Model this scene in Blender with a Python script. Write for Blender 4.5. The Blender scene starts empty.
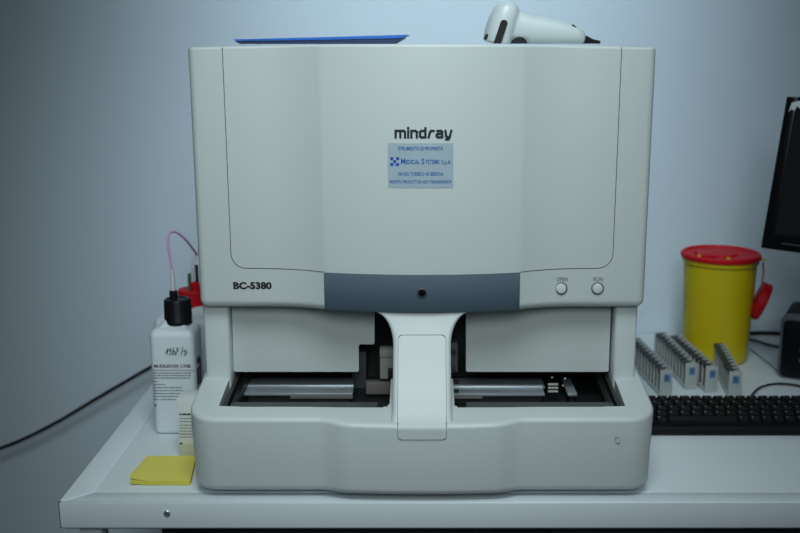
import bpy, bmesh, math, random
from mathutils import Vector, Matrix
random.seed(5)
SC = bpy.context.scene
C = SC.collection
PI = math.pi

# ------------------------------------------------------------ measuring helpers
CAMZ = 1.34; PITCH = math.radians(12.57); F = 1005.0; CX, CY = 422.0, 266.5
BT = 0.748                                   # bench top height
ct, st = math.cos(PITCH), math.sin(PITCH)
def ray(px, py):
    u = (px-CX)/F; v = (py-CY)/F
    return Vector((u, ct - v*st, -st - v*ct))
def at(px, py, Y):
    r = ray(px, py); k = Y/r.y
    return Vector((r.x*k, Y, CAMZ + r.z*k))
def atz(px, py, Z=BT):
    r = ray(px, py); k = (Z-CAMZ)/r.z
    return Vector((r.x*k, r.y*k, Z))

# ------------------------------------------------------------ materials
def mat(name, col, rough=0.5, metal=0.0, spec=0.5, noise=0.0, nscale=40.0, bump=0.0, bscale=300.0,
        coat=0.0, alpha=None, trans=0.0, stretch=None, stain=None):
    m = bpy.data.materials.new(name); m.use_nodes = True
    nt = m.node_tree; b = nt.nodes['Principled BSDF']
    b.inputs['Base Color'].default_value = (*col, 1)
    b.inputs['Roughness'].default_value = rough
    b.inputs['Metallic'].default_value = metal
    b.inputs['Specular IOR Level'].default_value = spec
    b.inputs['Coat Weight'].default_value = coat
    b.inputs['Transmission Weight'].default_value = trans
    tc = nt.nodes.new('ShaderNodeTexCoord')
    src = tc.outputs['Object']
    if stretch:
        mp = nt.nodes.new('ShaderNodeMapping'); mp.inputs['Scale'].default_value = stretch
        nt.links.new(src, mp.inputs['Vector']); src = mp.outputs['Vector']
    n = nt.nodes.new('ShaderNodeTexNoise'); n.inputs['Scale'].default_value = nscale
    n.inputs['Detail'].default_value = 4
    nt.links.new(src, n.inputs['Vector'])
    mx = nt.nodes.new('ShaderNodeMix'); mx.data_type = 'RGBA'
    a = noise
    mx.inputs[6].default_value = (*[max(0, c*(1-a)) for c in col], 1)
    mx.inputs[7].default_value = (*[min(1, c*(1+a)) for c in col], 1)
    nt.links.new(n.outputs['Fac'], mx.inputs[0])
    nt.links.new(mx.outputs[2], b.inputs['Base Color'])
    if bump:
        n2 = nt.nodes.new('ShaderNodeTexNoise'); n2.inputs['Scale'].default_value = bscale
        nt.links.new(tc.outputs['Object'], n2.inputs['Vector'])
        bp = nt.nodes.new('ShaderNodeBump'); bp.inputs['Strength'].default_value = bump
        bp.inputs['Distance'].default_value = 0.001
        nt.links.new(n2.outputs['Fac'], bp.inputs['Height'])
        nt.links.new(bp.outputs['Normal'], b.inputs['Normal'])
    return m
M = {}
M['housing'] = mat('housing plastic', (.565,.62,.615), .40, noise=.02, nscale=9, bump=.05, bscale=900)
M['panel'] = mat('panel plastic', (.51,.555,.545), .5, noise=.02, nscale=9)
M['band'] = mat('slate band', (.066,.100,.132), .65, spec=.3, noise=.04)
M['seam'] = mat('seam gap', (.07,.08,.08), .8)
M['ink'] = mat('navy ink', (.006,.008,.022), .5)
M['blackink'] = mat('black ink', (.008,.008,.01), .6)
M['greyink'] = mat('grey print', (.13,.15,.17), .7)
M['blueink'] = mat('blue ink', (.008,.11,.36), .5)
M['royal'] = mat('royal blue ink', (.004,.05,.36), .5)
M['paleblue'] = mat('pale blue ink', (.16,.34,.75), .5)
M['sticker'] = mat('silver sticker', (.38,.49,.56), .42, metal=.15, noise=.06, nscale=60)
M['button'] = mat('button plastic', (.62,.66,.63), .3)
M['cavity'] = mat('black interior', (.010,.012,.012), .45, noise=.3, nscale=30)
M['metal'] = mat('brushed steel', (.34,.38,.41), .42, metal=.5, noise=.35, nscale=14, stretch=(1,1,6))
M['metaledge'] = mat('bright steel edge', (.72,.78,.82), .3, metal=.6)
M['beige'] = mat('beige mechanism', (.30,.31,.27), .55, noise=.06)
M['brown'] = mat('brown grey mechanism', (.14,.125,.12), .5, noise=.1)
M['darkgrey'] = mat('dark grey plastic', (.06,.068,.073), .5)
M['bench'] = mat('white laminate', (.70,.77,.81), .42, noise=.03, nscale=5, bump=.04, bscale=400)
M['profile'] = mat('white lacquered profile', (.70,.77,.82), .36, noise=.015)
M['screw'] = mat('zinc screw', (.5,.54,.56), .3, metal=.8)
M['wall'] = mat('white wall paint', (.57,.655,.735), .85, spec=.2, noise=.02, nscale=3, bump=.15, bscale=120)
M['floor'] = mat('grey vinyl floor', (.22,.25,.27), .5, noise=.2, nscale=60)
M['cable'] = mat('black rubber cable', (.006,.006,.007), .6, spec=.2)
M['greycable'] = mat('grey cable', (.09,.095,.09), .6)
M['bottle'] = mat('white polyethylene', (.68,.74,.80), .38, noise=.02)
M['cap'] = mat('black cap plastic', (.006,.007,.009), .45, spec=.3)
M['redcap'] = mat('red plastic', (.50,.006,.014), .5, spec=.2, noise=.05)
M['green'] = mat('green plastic', (.01,.12,.06), .5)
M['pink'] = mat('pink tubing', (.62,.36,.68), .35, noise=.05)
M['clear'] = mat('frosted tube', (.72,.72,.80), .4, trans=.15)
M['yellow'] = mat('yellow plastic', (.60,.47,.006), .4, noise=.03)
M['note'] = mat('yellow note paper', (.76,.68,.13), .8, noise=.03, nscale=20)
M['noteside'] = mat('note sheet edges', (.62,.56,.06), .8, noise=.25, nscale=60, stretch=(.2,.2,60))
M['card'] = mat('white carton', (.66,.70,.68), .7, noise=.02)
M['cream'] = mat('cream label band', (.52,.55,.40), .7)
M['rack'] = mat('rack plastic', (.40,.43,.42), .5, noise=.05)
M['racktan'] = mat('rack tan side', (.22,.205,.17), .6, noise=.1)
M['rackclip'] = mat('rack dark spring', (.018,.028,.038), .5)
M['racklabel'] = mat('blue rack label', (.12,.24,.42), .5)
M['darkblue'] = mat('dark blue ink', (.01,.03,.12), .5)
M['key'] = mat('black key plastic', (.006,.006,.007), .6, spec=.2)
M['kbd'] = mat('black keyboard body', (.005,.005,.006), .5, spec=.25)
M['legend'] = mat('key legend', (.22,.23,.23), .6)
M['gloss'] = mat('gloss black bezel', (.003,.0035,.004), .3, spec=.25)
M['screen'] = mat('dark screen', (.006,.009,.012), .45, spec=.25)
M['device'] = mat('grey device shell', (.09,.11,.125), .45)
M['blue'] = mat('blue folder plastic', (.010,.12,.50), .35, noise=.05)
M['navy'] = mat('navy folder plastic', (.004,.018,.085), .4)
M['paper'] = mat('paper sheets', (.35,.38,.42), .8)
M['scanner'] = mat('scanner white plastic', (.50,.56,.57), .38, noise=.02)
M['cabinet'] = mat('black cabinet laminate', (.008,.010,.018), .5)
M['white'] = mat('white reflection patch', (.6,.66,.7), .5)  # colour for the reflection patch on the monitor bezel
M['redink'] = mat('red print', (.4,.02,.02), .5)
M['scuff'] = mat('scuff dirt', (.07,.08,.06), .9)

# ------------------------------------------------------------ object helpers
def link(name, me, m, parent=None, smooth=35):
    o = bpy.data.objects.new(name, me); C.objects.link(o)
    if m is not None:
        me.materials.clear(); me.materials.append(M[m] if isinstance(m, str) else m)
    if smooth:
        me.polygons.foreach_set('use_smooth', [True]*len(me.polygons))
        me.set_sharp_from_angle(angle=math.radians(smooth))
    if parent is not None:
        o.parent = parent
        o.matrix_parent_inverse = world_of(parent).inverted()
    return o
def world_of(o):
    mtx = o.matrix_basis.copy()
    if o.parent is not None:
        mtx = world_of(o.parent) @ o.matrix_parent_inverse @ mtx
    return mtx
def bm_link(name, bm, m, parent=None, smooth=35):
    bmesh.ops.recalc_face_normals(bm, faces=bm.faces)
    me = bpy.data.meshes.new(name); bm.to_mesh(me); bm.free()
    return link(name, me, m, parent, smooth)
def tag(o, label, cat, group=None, kind=None):
    o['label'] = label; o['category'] = cat
    if group: o['group'] = group
    if kind: o['kind'] = kind
    return o
def empty(name, loc, rot=None):
    o = bpy.data.objects.new(name, None); C.objects.link(o); o.empty_display_size = .03
    o.location = loc
    if rot: o.rotation_euler = rot
    return o
def structure(o): o['kind'] = 'structure'; return o

def box(bm, x0, x1, y0, y1, z0, z1, bev=0.0, seg=2, mtx=None):
    r = bmesh.ops.create_cube(bm, size=1)
    vs = r['verts']
    for v in vs:
        v.co = Vector(((x0+x1)/2 + v.co.x*(x1-x0), (y0+y1)/2 + v.co.y*(y1-y0), (z0+z1)/2 + v.co.z*(z1-z0)))
    if bev:
        es = list({e for v in vs for e in v.link_edges})
        rr = bmesh.ops.bevel(bm, geom=es, offset=bev, segments=seg, affect='EDGES', profile=.5)
        vs = list({v for f in rr['faces'] for v in f.verts} | {v for v in vs if v.is_valid})
    if mtx is not None:
        for v in vs: v.co = mtx @ v.co
    return vs
def nb(): return bmesh.new()
def bx(name, x0, x1, y0, y1, z0, z1, m, parent=None, bev=0.0, seg=2, mtx=None):
    bm = nb(); box(bm, x0, x1, y0, y1, z0, z1, bev, seg, mtx)
    return bm_link(name, bm, m, parent)
def loft(bm, rings, cap0=True, cap1=True):
    R = [[bm.verts.new(p) for p in r] for r in rings]
    n = len(R[0])
    for a, b in zip(R, R[1:]):
        for i in range(n):
            j = (i+1) % n
            bm.faces.new((a[i], a[j], b[j], b[i]))
    if cap0: bm.faces.new(R[0][::-1])
    if cap1: bm.faces.new(R[-1])
    return R
def lathe(bm, prof, c, n=40, axis=None, cap=True):
    rings = []
    for r, z in prof:
        rings.append([Vector((r*math.cos(2*PI*i/n), r*math.sin(2*PI*i/n), z)) for i in range(n)])
    mtx = Matrix.Translation(c)
    if axis is not None: mtx = mtx @ Vector(axis).to_track_quat('Z', 'Y').to_matrix().to_4x4()
    rings = [[mtx @ p for p in r] for r in rings]
    return loft(bm, rings, cap, cap)
def catmull(pts, n=10):
    P = [Vector(p) for p in pts]; P = [2*P[0]-P[1]] + P + [2*P[-1]-P[-2]]
    out = []
    for i in range(1, len(P)-2):
        for k in range(n):
            t = k/n; a, b, c, d = P[i-1], P[i], P[i+1], P[i+2]
            out.append(.5*((2*b)+(c-a)*t+(2*a-5*b+4*c-d)*t*t+(3*b-a-3*c+d)*t**3))
    out.append(P[-2]); return out
def tube(bm, pts, r, n=8, smooth=0):
    pts = [Vector(p) for p in pts]
    if smooth: pts = catmull(pts, smooth)
    rings = []; up = None
    for i, p in enumerate(pts):
        t = (pts[min(i+1, len(pts)-1)] - pts[max(i-1, 0)]).normalized()
        if up is None:
            up = Vector((0, 0, 1)) if abs(t.z) < .9 else Vector((0, 1, 0))
        s = t.cross(up).normalized(); up = s.cross(t).normalized()
        rr = r[i] if isinstance(r, (list, tuple)) else r
        rings.append([p + rr*(math.cos(2*PI*k/n)*s + math.sin(2*PI*k/n)*up) for k in range(n)])
    loft(bm, rings)
def prism(bm, pts, direction):
    d = Vector(direction)
    loft(bm, [[Vector(p) for p in pts], [Vector(p)+d for p in pts]])
def inset_outline(P, d):
    """P closed list of (x,y), counter-clockwise; returns moved inward by d"""
    n = len(P); out = []
    for i in range(n):
        a = Vector(P[i-1]); b = Vector(P[i]); c = Vector(P[(i+1) % n])
        e1 = (b-a).normalized(); e2 = (c-b).normalized()
        n1 = Vector((-e1.y, e1.x)); n2 = Vector((-e2.y, e2.x))
        nn = (n1+n2)
        nn = nn/max(.3, 1+n1.dot(n2))
        out.append(b + nn*d)
    return out
def finish(o, mods):
    """apply modifiers through the depsgraph"""
    for t, kw in mods:
        md = o.modifiers.new(t, t)
        for k, v in kw.items(): setattr(md, k, v)
    dg = bpy.context.evaluated_depsgraph_get(); dg.update()
    me = bpy.data.meshes.new_from_object(o.evaluated_get(dg))
    o.modifiers.clear(); old = o.data; o.data = me
    return o
def drop(o):
    me = o.data; bpy.data.objects.remove(o)

# text: mesh made flat in (x,z), fitted to a box, then laid on a surface function
def text_mesh(bm, body, x0, x1, z0, z1, surf, bold=0.0):
    cu = bpy.data.curves.new('t', 'FONT'); cu.body = body; cu.size = 1; cu.offset = bold
    cu.resolution_u = 3
    o = bpy.data.objects.new('t', cu); C.objects.link(o)
    dg = bpy.context.evaluated_depsgraph_get(); dg.update()
    me = bpy.data.meshes.new_from_object(o.evaluated_get(dg))
    xs = [v.co.x for v in me.vertices]; ys = [v.co.y for v in me.vertices]
    a, b, c, d = min(xs), max(xs), min(ys), max(ys)
    for v in me.vertices:
        X = x0 + (v.co.x-a)/(b-a)*(x1-x0); Z = z0 + (v.co.y-c)/(d-c)*(z1-z0)
        v.co = surf(X, Z)
    bm.from_mesh(me)
    bpy.data.objects.remove(o); bpy.data.curves.remove(cu); bpy.data.meshes.remove(me)
def text(name, body, x0, x1, z0, z1, surf, m, parent, bold=0.0):
    bm = nb(); text_mesh(bm, body, x0, x1, z0, z1, surf, bold)
    me = bpy.data.meshes.new(name); bm.to_mesh(me); bm.free()
    return link(name, me, m, parent, 0)
def strokes(bm, lines, w, surf, sx=1, sz=1, ox=0, oz=0):
    for L in lines:
        P = [Vector((ox+x*sx, oz+z*sz)) for x, z in L]
        for a, b in zip(P, P[1:]):
            t = (b-a).normalized(); q = Vector((-t.y, t.x))*w/2; e = t*w/2
            vs = [bm.verts.new(surf(*p)) for p in (a-e-q, b+e-q, b+e+q, a-e+q)]
            bm.faces.new(vs)
def raw(name, bm, m, parent):
    me = bpy.data.meshes.new(name); bm.to_mesh(me); bm.free()
    return link(name, me, m, parent, 0)

# ============================================================ SETTING
structure(bx('wall_back', -2.6, 2.8, 2.02, 2.12, 0, 2.8, 'wall'))
structure(bx('floor', -2.6, 2.8, -.6, 2.02, -.05, 0, 'floor'))

# ============================================================ LAB BENCH
bench = empty('lab_bench', (.6, 1.6, 0))
tag(bench, 'white laboratory bench with pale framed edge carrying the analyser', 'bench')
BX0, BX1, BY0, BY1 = -.4805, 1.75, 1.228, 2.012
bx('worktop', -.4405, BX1-.03, 1.259, BY1, .720, BT-.0006, 'bench', bench, .001)
def profile_strip(name, quad, z0, z1):
    bm = nb()
    q = [Vector((*p, 0)) for p in quad]
    rings = []
    for z, d in ((z0, .003), (z0+.002, .0008), (z0+.004, 0), (z1-.003, 0), (z1-.0012, .0006), (z1, .003)):
        rings.append([Vector((p.x, p.y, z)) for p in [Vector((*v, 0)) for v in inset_outline([(a.x, a.y) for a in q], d if d else 0)]])
    loft(bm, rings)
    return bm_link(name, bm, 'profile', bench, 60)
profile_strip('front_edge', [(BX0+.001, BY0), (BX1, BY0), (BX1, 1.2582), (-.4415, 1.2582)], .7080, BT)
profile_strip('side_edge', [(BX0, BY0+.0012), (-.4420, 1.2592), (-.4420, BY1), (BX0, BY1)], .7080, BT)
bx('edge_seam', BX0-.0006, BX0+.004, BY0+.001, BY0+.003, 0.7095, BT-.001, 'seam', bench)
for x in (-.462, 1.68):
    for y in (1.245, 1.96):
        bx('leg', x, x+.030, y, y+.030, 0, .7080, 'profile', bench, .003)
bx('rail', -.43, 1.68, 1.965, 1.985, .66, .70, 'profile', bench)
bm = nb(); sp = at(167, 513.5, BY0)
lathe(bm, [(.0046, 0), (.0046, .0007), (.0036, .0016), (.0018, .0018), (.0017, .0006)], (sp.x, BY0, sp.z), 20, (0, -1, 0))
sc_ = bm_link('screw', bm, 'screw', bench)
bm = nb(); lathe(bm, [(.0015, 0), (.0015, .0012)], (sp.x, BY0, sp.z), 6, (0, -1, 0))
bm_link('socket', bm, 'seam', sc_)

# cabinet under the bench
cab = empty('under_bench_cabinet', (.15, 1.6, 0)); tag(cab, 'black cabinet standing in the shade under the white bench', 'cabinet')
bx('body', -.365, .72, 1.30, 1.90, .05, .70, 'cabinet', cab, .002)
bx('plinth', -.345, .70, 1.33, 1.88, 0, .05, 'cabinet', cab)
for k in range(2):
    x0 = -.362 + k*.541
    d = bx('door', x0, x0+.537, 1.283, 1.2995, .056, .695, 'cabinet', cab, .002)
    xh = x0+.49 if k == 0 else x0+.045
    bm = nb(); tube(bm, [(xh, 1.283, .50), (xh, 1.262, .505), (xh, 1.262, .615), (xh, 1.283, .62)], .005, 8)
    bm_link('handle', bm, 'screw', d)

# ============================================================ ANALYSER
an = empty('blood_analyser', (0, 1.55, BT))
tag(an, 'large grey white benchtop blood analyser with slate band and two sample openings', 'analyser')
def yf(x, off=0.0):
    a = abs(x)
    if a <= .131: y = 1.2945 + .0145*(a/.131)**2
    elif a < .205:
        t = (a-.131)/.074; y = 1.309 + .017*(1-(1-t)**2)
    else: y = 1.326
    return y - off
def outline(front, X, r, yb, n=8, xs=None, rb=.014):
    """ccw outline seen from above: front side runs -X -> +X at low y"""
    P = []
    y0 = front(X)
    for k in range(n+1):                     # front left corner
        a = PI + (PI/2)*k/n
        P.append((-X+r+r*math.cos(a), y0+r+r*math.sin(a)))
    xs = xs or [(-X+r) + (2*(X-r))*i/60 for i in range(1, 60)]
    for x in xs: P.append((x, front(x)))
    for k in range(n+1):
        a = -PI/2 + (PI/2)*k/n
        P.append((X-r+r*math.cos(a), y0+r+r*math.sin(a)))
    for k in range(5):
        a = (PI/2)*k/4; P.append((X-rb+rb*math.cos(a), yb-rb+rb*math.sin(a)))
    for k in range(5):
        a = PI/2 + (PI/2)*k/4; P.append((-X+rb+rb*math.cos(a), yb-rb+rb*math.sin(a)))
    return P
HX = .3035
hxs = sorted(set([round(-.285+.57*i/76, 5) for i in range(77)] + [-.131, .131]))
HO = outline(yf, HX, .010, 1.83, xs=hxs)
ZB = .9858
def ztop(x): return 1.3380 - .0042*(x/.3)**2
bm = nb(); rings = []
rb, rt = .012, .004
for k in range(9):
    a = (PI/2)*k/8
    rings.append([Vector((p.x, p.y, ZB + rb*(1-math.sin(a)))) for p in inset_outline(HO, rb*(1-math.cos(PI/2-a)) if False else rb*(1-math.sin(a+0)) * 0 + rb*(1-math.cos(PI/2-a)) * 0)] if False else
                 [Vector((p.x, p.y, ZB + rb*(1-math.cos(a)))) for p in inset_outline(HO, rb*(1-math.sin(a)))])
for k in range(7):
    a = (PI/2)*k/6
    rings.append([Vector((p.x, p.y, ztop(p.x) - rt*(1-math.sin(a)))) for p in inset_outline(HO, rt*(1-math.cos(a)))])
R = loft(bm, rings, True, False)
# top cap: strips across so the gentle crown holds
top = R[-1]; bm.faces.new(top)
housing = bm_link('upper_housing', bm, 'housing', an, 14)

def seam(name, pts, r=.0006, parent=None, m='seam'):
    bm = nb(); tube(bm, pts, r, 6); return bm_link(name, bm, m, parent or housing)
def fsurf(off=.0006): return lambda x, z: Vector((x, yf(x)-off, z))
# front door seam of the upper housing, left and right runs
ZS = 1.0405
for s in (-1, 1):
    P = [(s*.2575, 1.334), (s*.2575, 1.08)]
    rr = .014
    for k in range(9):
        a = (PI/2)*k/8
        P.append((s*(.2575-.020*(1-math.cos(a))), 1.042+.020-.020*math.sin(a)))
    for i in range(1, 15):
        x = .2375 - (.2375-.131)*i/14
        P.append((s*x, 1.042 - .0015*(i/14)))
    seam('door_seam', [(x, yf(x)-.0001, z) for x, z in P], .0005)
# slate band
bm = nb(); rings = []
xs = [-.1312+.2624*i/30 for i in range(31)]
loop = []
vsf = []
for (z, off) in ((.9885, .0006), (.9895, .0014), (1.0395, .0014), (1.0402, .0006)):
    vsf.append([bm.verts.new((x, yf(min(abs(x), .131))-off, z)) for x in xs])
for a, b in zip(vsf, vsf[1:]):
    for i in range(30): bm.faces.new((a[i], a[i+1], b[i+1], b[i]))
bot = [bm.verts.new((x, yf(min(abs(x), .131))+.012, .9885)) for x in xs]
for i in range(30): bm.faces.new((vsf[0][i+1], vsf[0][i], bot[i], bot[i+1]))
band = bm_link('slate_band', bm, 'band', an, 50)
p = at(421.6, 294, 1.286)
bm = nb(); lathe(bm, [(.0068, 0), (.0068, .0012), (.0052, .0020), (.0048, .0004)], (0, 1.2925, p.z), 28, (0, -1, 0))
ring = bm_link('sensor_ring', bm, 'darkgrey', band)
bm = nb(); lathe(bm, [(.0047, 0), (.0045, .0012), (.002, .0016)], (0, 1.2925, p.z), 20, (0, -1, 0))
bm_link('sensor_lens', bm, 'gloss', ring)
# lettering
q0 = at(233.3, 289.3, 1.325); q1 = at(271.5, 282.0, 1.325)
text('model_lettering', 'BC-5380', q0.x, q1.x, q0.z, q1.z, fsurf(), 'blackink', housing, .045)
for s, (px, wd, wpx) in zip(('OPEN', 'RUN'), ((562, 'OPEN', 11.5), (598, 'RUN', 9.5))):
    a = at(px-wpx/2, 281, 1.326); b = at(px+wpx/2, 277, 1.326)
    text('button_lettering', wd, a.x, b.x, a.z, b.z, fsurf(), 'greyink', housing, .01)
for px in (561, 597.5):
    c = at(px, 288.3, 1.326)
    bm = nb(); lathe(bm, [(.0088, 0), (.0088, .0008), (.0076, .0012), (.0072, -.0002)], (c.x, yf(c.x), c.z), 32, (0, -1, 0), cap=False)
    rg = bm_link('button_ring', bm, 'greyink', an)
    bm = nb(); lathe(bm, [(.0068, -.001), (.0068, .0022), (.0060, .0034), (.003, .0040), (.0005, .0041)], (c.x, yf(c.x), c.z), 32, (0, -1, 0))
    bm_link('push_button', bm, 'button', rg)
# logo
LW = {'m': 1.35, 'i': 0, 'n': .78, 'd': .78, 'r': .72, 'a': .78, 'y': .82}
GL = {
 'm': [[(0,0),(0,1),(1.15,1),(1.35,.82),(1.35,0)], [(.675,0),(.675,1)]],
 'i': [[(0,0),(0,.94)], [(0,1.38),(0,1.44)]],
 'n': [[(0,0),(0,1),(.58,1),(.78,.82),(.78,0)]],
 'd': [[(.78,1.42),(.78,0),(.2,0),(0,.2),(0,.8),(.2,1),(.78,1)]],
 'r': [[(0,0),(.18,.72),(.38,1),(.72,1)]],
 'a': [[(.08,1),(.6,1),(.78,.82),(.78,0),(.18,0),(0,.16),(0,.38),(.18,.54),(.78,.54)]],
 'y': [[(0,1),(.1,.2),(.28,0),(.62,0)], [(.85,1),(.6,0),(.45,-.30),(.12,-.34)]],
}
q0 = at(395.6, 137.4, 1.292); q1 = at(451.2, 131.0, 1.292)
word = 'mindray'; gap = .46; tot = sum(LW[c] for c in word) + gap*6
sx = (q1.x-q0.x)/tot; bm = nb(); x = 0
szz = (q1.z-q0.z)
for c in word:
    strokes(bm, [[(px+x, pz) for px, pz in L] for L in GL[c]], .0030, fsurf(.0007), sx, szz, q0.x, q0.z)
    x += LW[c] + gap
raw('brand_lettering', bm, 'ink', housing)
# owner sticker
a = at(387.8, 188.3, 1.291); b = at(453.6, 143.5, 1.291)
bm = nb(); n = 10
front = [bm.verts.new(fsurf(.0005)(a.x+(b.x-a.x)*i/n, z)) for z in (a.z, b.z) for i in range(n+1)]
for i in range(n): bm.faces.new((front[i], front[i+1], front[n+2+i], front[n+1+i]))
stk = raw('owner_sticker', bm, 'sticker', housing)
SF = fsurf(.0008)
def stext(body, px0, px1, py0, py1, m, bold=0):
    c = at(px0, py0, 1.289); d = at(px1, py1, 1.289)
    text('lettering', body, c.x, d.x, c.z, d.z, SF, m, stk, bold)
stext('STRUMENTO DI PROPRIETÀ', 398, 443.2, 150.8, 146.3, 'blueink', .02)
stext('M', 400.8, 405.2, 164.6, 158.9, 'blueink', .02)
stext('EDICAL', 405.7, 419.8, 164.6, 160.1, 'blueink', .02)
stext('S', 421.6, 424.4, 164.8, 158.9, 'blueink', .02)
stext('YSTEMS', 424.9, 439.6, 164.6, 160.1, 'blueink', .02)
stext('S.p.A.', 441.5, 451.6, 166, 160.1, 'blueink', .01)
stext('VIA RIO TORBIDO 45 GENOVA', 397.5, 443.6, 176.4, 172.6, 'blueink', .02)
stext('REGISTRO PRODUTTORI AEE: IT08020000000639', 389.6, 451.4, 184.0, 180.7, 'blueink', .015)
bmd = nb(); bml = nb()
c0 = at(390.2, 166.4, 1.289); c1 = at(399.0, 157.6, 1.289)
ux = (c1.x-c0.x)/3; uz = (c1.z-c0.z)/3
for i in range(3):
    for j in range(3):
        dst = bmd if (i+j) % 2 == 0 else (bml if (i, j) in ((1, 0),) else None)
        if dst is None: continue
        g = .04*ux
        dst.faces.new([dst.verts.new(SF(c0.x+ux*(i+dx)+(g if dx == 0 else -g), c0.z+uz*(j+dz))) for dx, dz in ((0,0),(1,0),(1,1),(0,1))])
raw('emblem', bmd, 'royal', stk); raw('emblem_tint', bml, 'paleblue', stk)

# ---- lower chassis
bm = nb()
for s in (-1, 1):
    x0, x1 = (-.303, -.268) if s < 0 else (.268, .2985)
    box(bm, x0, x1, 1.343, 1.52, .766, .9905, .004, 3)
box(bm, -.300, .300, 1.50, 1.815, .766, .9905, .003)
bm_link('chassis', bm, 'housing', an)
# bay liner (open box)
bm = nb()
for a_ in ((-.268, .268, 1.475, 1.4995, .80, .9895), (-.2675, .2675, 1.262, 1.475, .8285, .8385)):
    box(bm, *a_)
bm_link('bay_liner', bm, 'cavity', an)

# ---- recess panels
def poly_panel(name, pts, Y, th, m, parent, rad=.004):
    P = [at(px, py, Y) for px, py in pts]
    bm = nb()
    Q = []
    for i, p in enumerate(P):
        a = p + (P[i-1]-p).normalized()*rad; b = p + (P[(i+1) % len(P)]-p).normalized()*rad
        for k in range(6):
            t = k/5; Q.append(a*(1-t)**2 + p*2*t*(1-t) + b*t*t)
    bm.faces.new([bm.verts.new(p) for p in Q])
    r = bmesh.ops.extrude_face_region(bm, geom=list(bm.faces))
    for v in r['geom']:
        if isinstance(v, bmesh.types.BMVert): v.co.y += th
    return bm_link(name, bm, m, parent, 25)
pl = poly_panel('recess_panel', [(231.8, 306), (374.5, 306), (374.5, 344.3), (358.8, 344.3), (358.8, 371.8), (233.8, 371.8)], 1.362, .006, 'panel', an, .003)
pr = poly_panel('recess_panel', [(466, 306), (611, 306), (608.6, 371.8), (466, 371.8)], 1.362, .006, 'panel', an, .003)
# dark gasket slit under the housing lip / behind
# ---- base
def ybf(x):
    a = abs(x)
    if a <= .094: return 1.2195 + .003*(a/.094)**2
    if a < .136:
        t = (a-.094)/.042; t = t*t*(3-2*t); return 1.2225 + .0115*t
    return 1.234
BOX_ = outline(ybf, .3085, .036, 1.41, n=10, xs=[-.262+.524*i/70 for i in range(71)], rb=.024)
# square off the rear: replace tiny rear fillets
def zdeck(y): return .8615 + .2344*(min(y, 1.347)-1.2355)
bm = nb(); rings = []
rb, rt = .011, .0055
for k in range(8):
    a = (PI/2)*k/7
    # slight draft: the foot of the base tucks in
    rings.append([Vector((p.x, p.y, .7570 + rb*(1-math.cos(a)))) for p in inset_outline(BOX_, .003+rb*(1-math.sin(a)))])
for k in range(7):
    a = (PI/2)*k/6
    rings.append([Vector((p.x, p.y, zdeck(p.y) - rt*(1-math.sin(a)))) for p in inset_outline(BOX_, rt*(1-math.cos(a)))])
R = loft(bm, rings, True, False)
half = len(R[-1])//2
bmesh.ops.triangulate(bm, faces=[bm.faces.new(R[-1])])
base = bm_link('base', bm, 'housing', an, 14)
cut = nb()
for s in (-1, 1):
    x0, x1 = sorted((s*.0435, s*.2705))
    box(cut, x0, x1, 1.2655, 1.50, .830, 1.0)
    bmesh.ops.bevel(cut, geom=[e for e in cut.edges if abs(e.verts[0].co.z-e.verts[1].co.z) > .1 and min(v.co.y for v in e.verts) < 1.27 and max(v.co.y for v in e.verts) < 1.27 and abs(e.verts[0].co.x) < .1], offset=.004, segments=3, affect='EDGES')
cutter = bm_link('cutter', cut, 'cavity', None, 0)
finish(base, [('BOOLEAN', dict(operation='DIFFERENCE', object=cutter, solver='EXACT', use_self=True))])
drop(cutter)
cut = nb(); box(cut, -.10, .10, 1.345, 1.52, .830, 1.0); cutter = bm_link('cutter', cut, 'cavity', None, 0)
finish(base, [('BOOLEAN', dict(operation='DIFFERENCE', object=cutter, solver='EXACT'))])
drop(cutter)
base.data.materials.clear(); base.data.materials.append(M['housing'])
base.data.polygons.foreach_set('use_smooth', [True]*len(base.data.polygons))
base.data.set_sharp_from_angle(angle=math.radians(14))
# opening lips: dark inner trim along the sides and the front of each opening
for s in (-1, 1):
    bm = nb()
    a = Vector((s*.2700, 1.268, zdeck(1.268)-.0028)); b = Vector((s*.2655, 1.372, zdeck(1.372)-.0045))
    for (dx, w, dz) in ((0, .005, .0015), (-.012, .0015, -.008)):
        x = s*(.2655+dx)
        bmv = []
        for yy in (1.2665, 1.45):
            for zz in (-.012+dz, dz):
                for xx in (x, x-s*w):
                    bmv.append(bm.verts.new((xx, yy, zdeck(min(yy, 1.34))-.003+zz)))
        q = bmv
        for f in ((0,1,3,2),(4,6,7,5),(0,4,5,1),(2,3,7,6),(0,2,6,4),(1,5,7,3)): bm.faces.new([q[i] for i in f])
    bm_link('opening_trim', bm, 'cavity', an)
    x0, x1 = sorted((s*.06, s*.255))
    bx('tray_ledge', x0, x1, 1.268, 1.294, .8385, .8625, 'darkgrey', an)
# feet
for x in (-.25, .25):
    for y in (1.34, 1.76):
        bm = nb(); lathe(bm, [(.016, 0), (.018, .003), (.018, .012)], (x, y, BT), 24)
        bm_link('foot', bm, 'cap', an)
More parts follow.
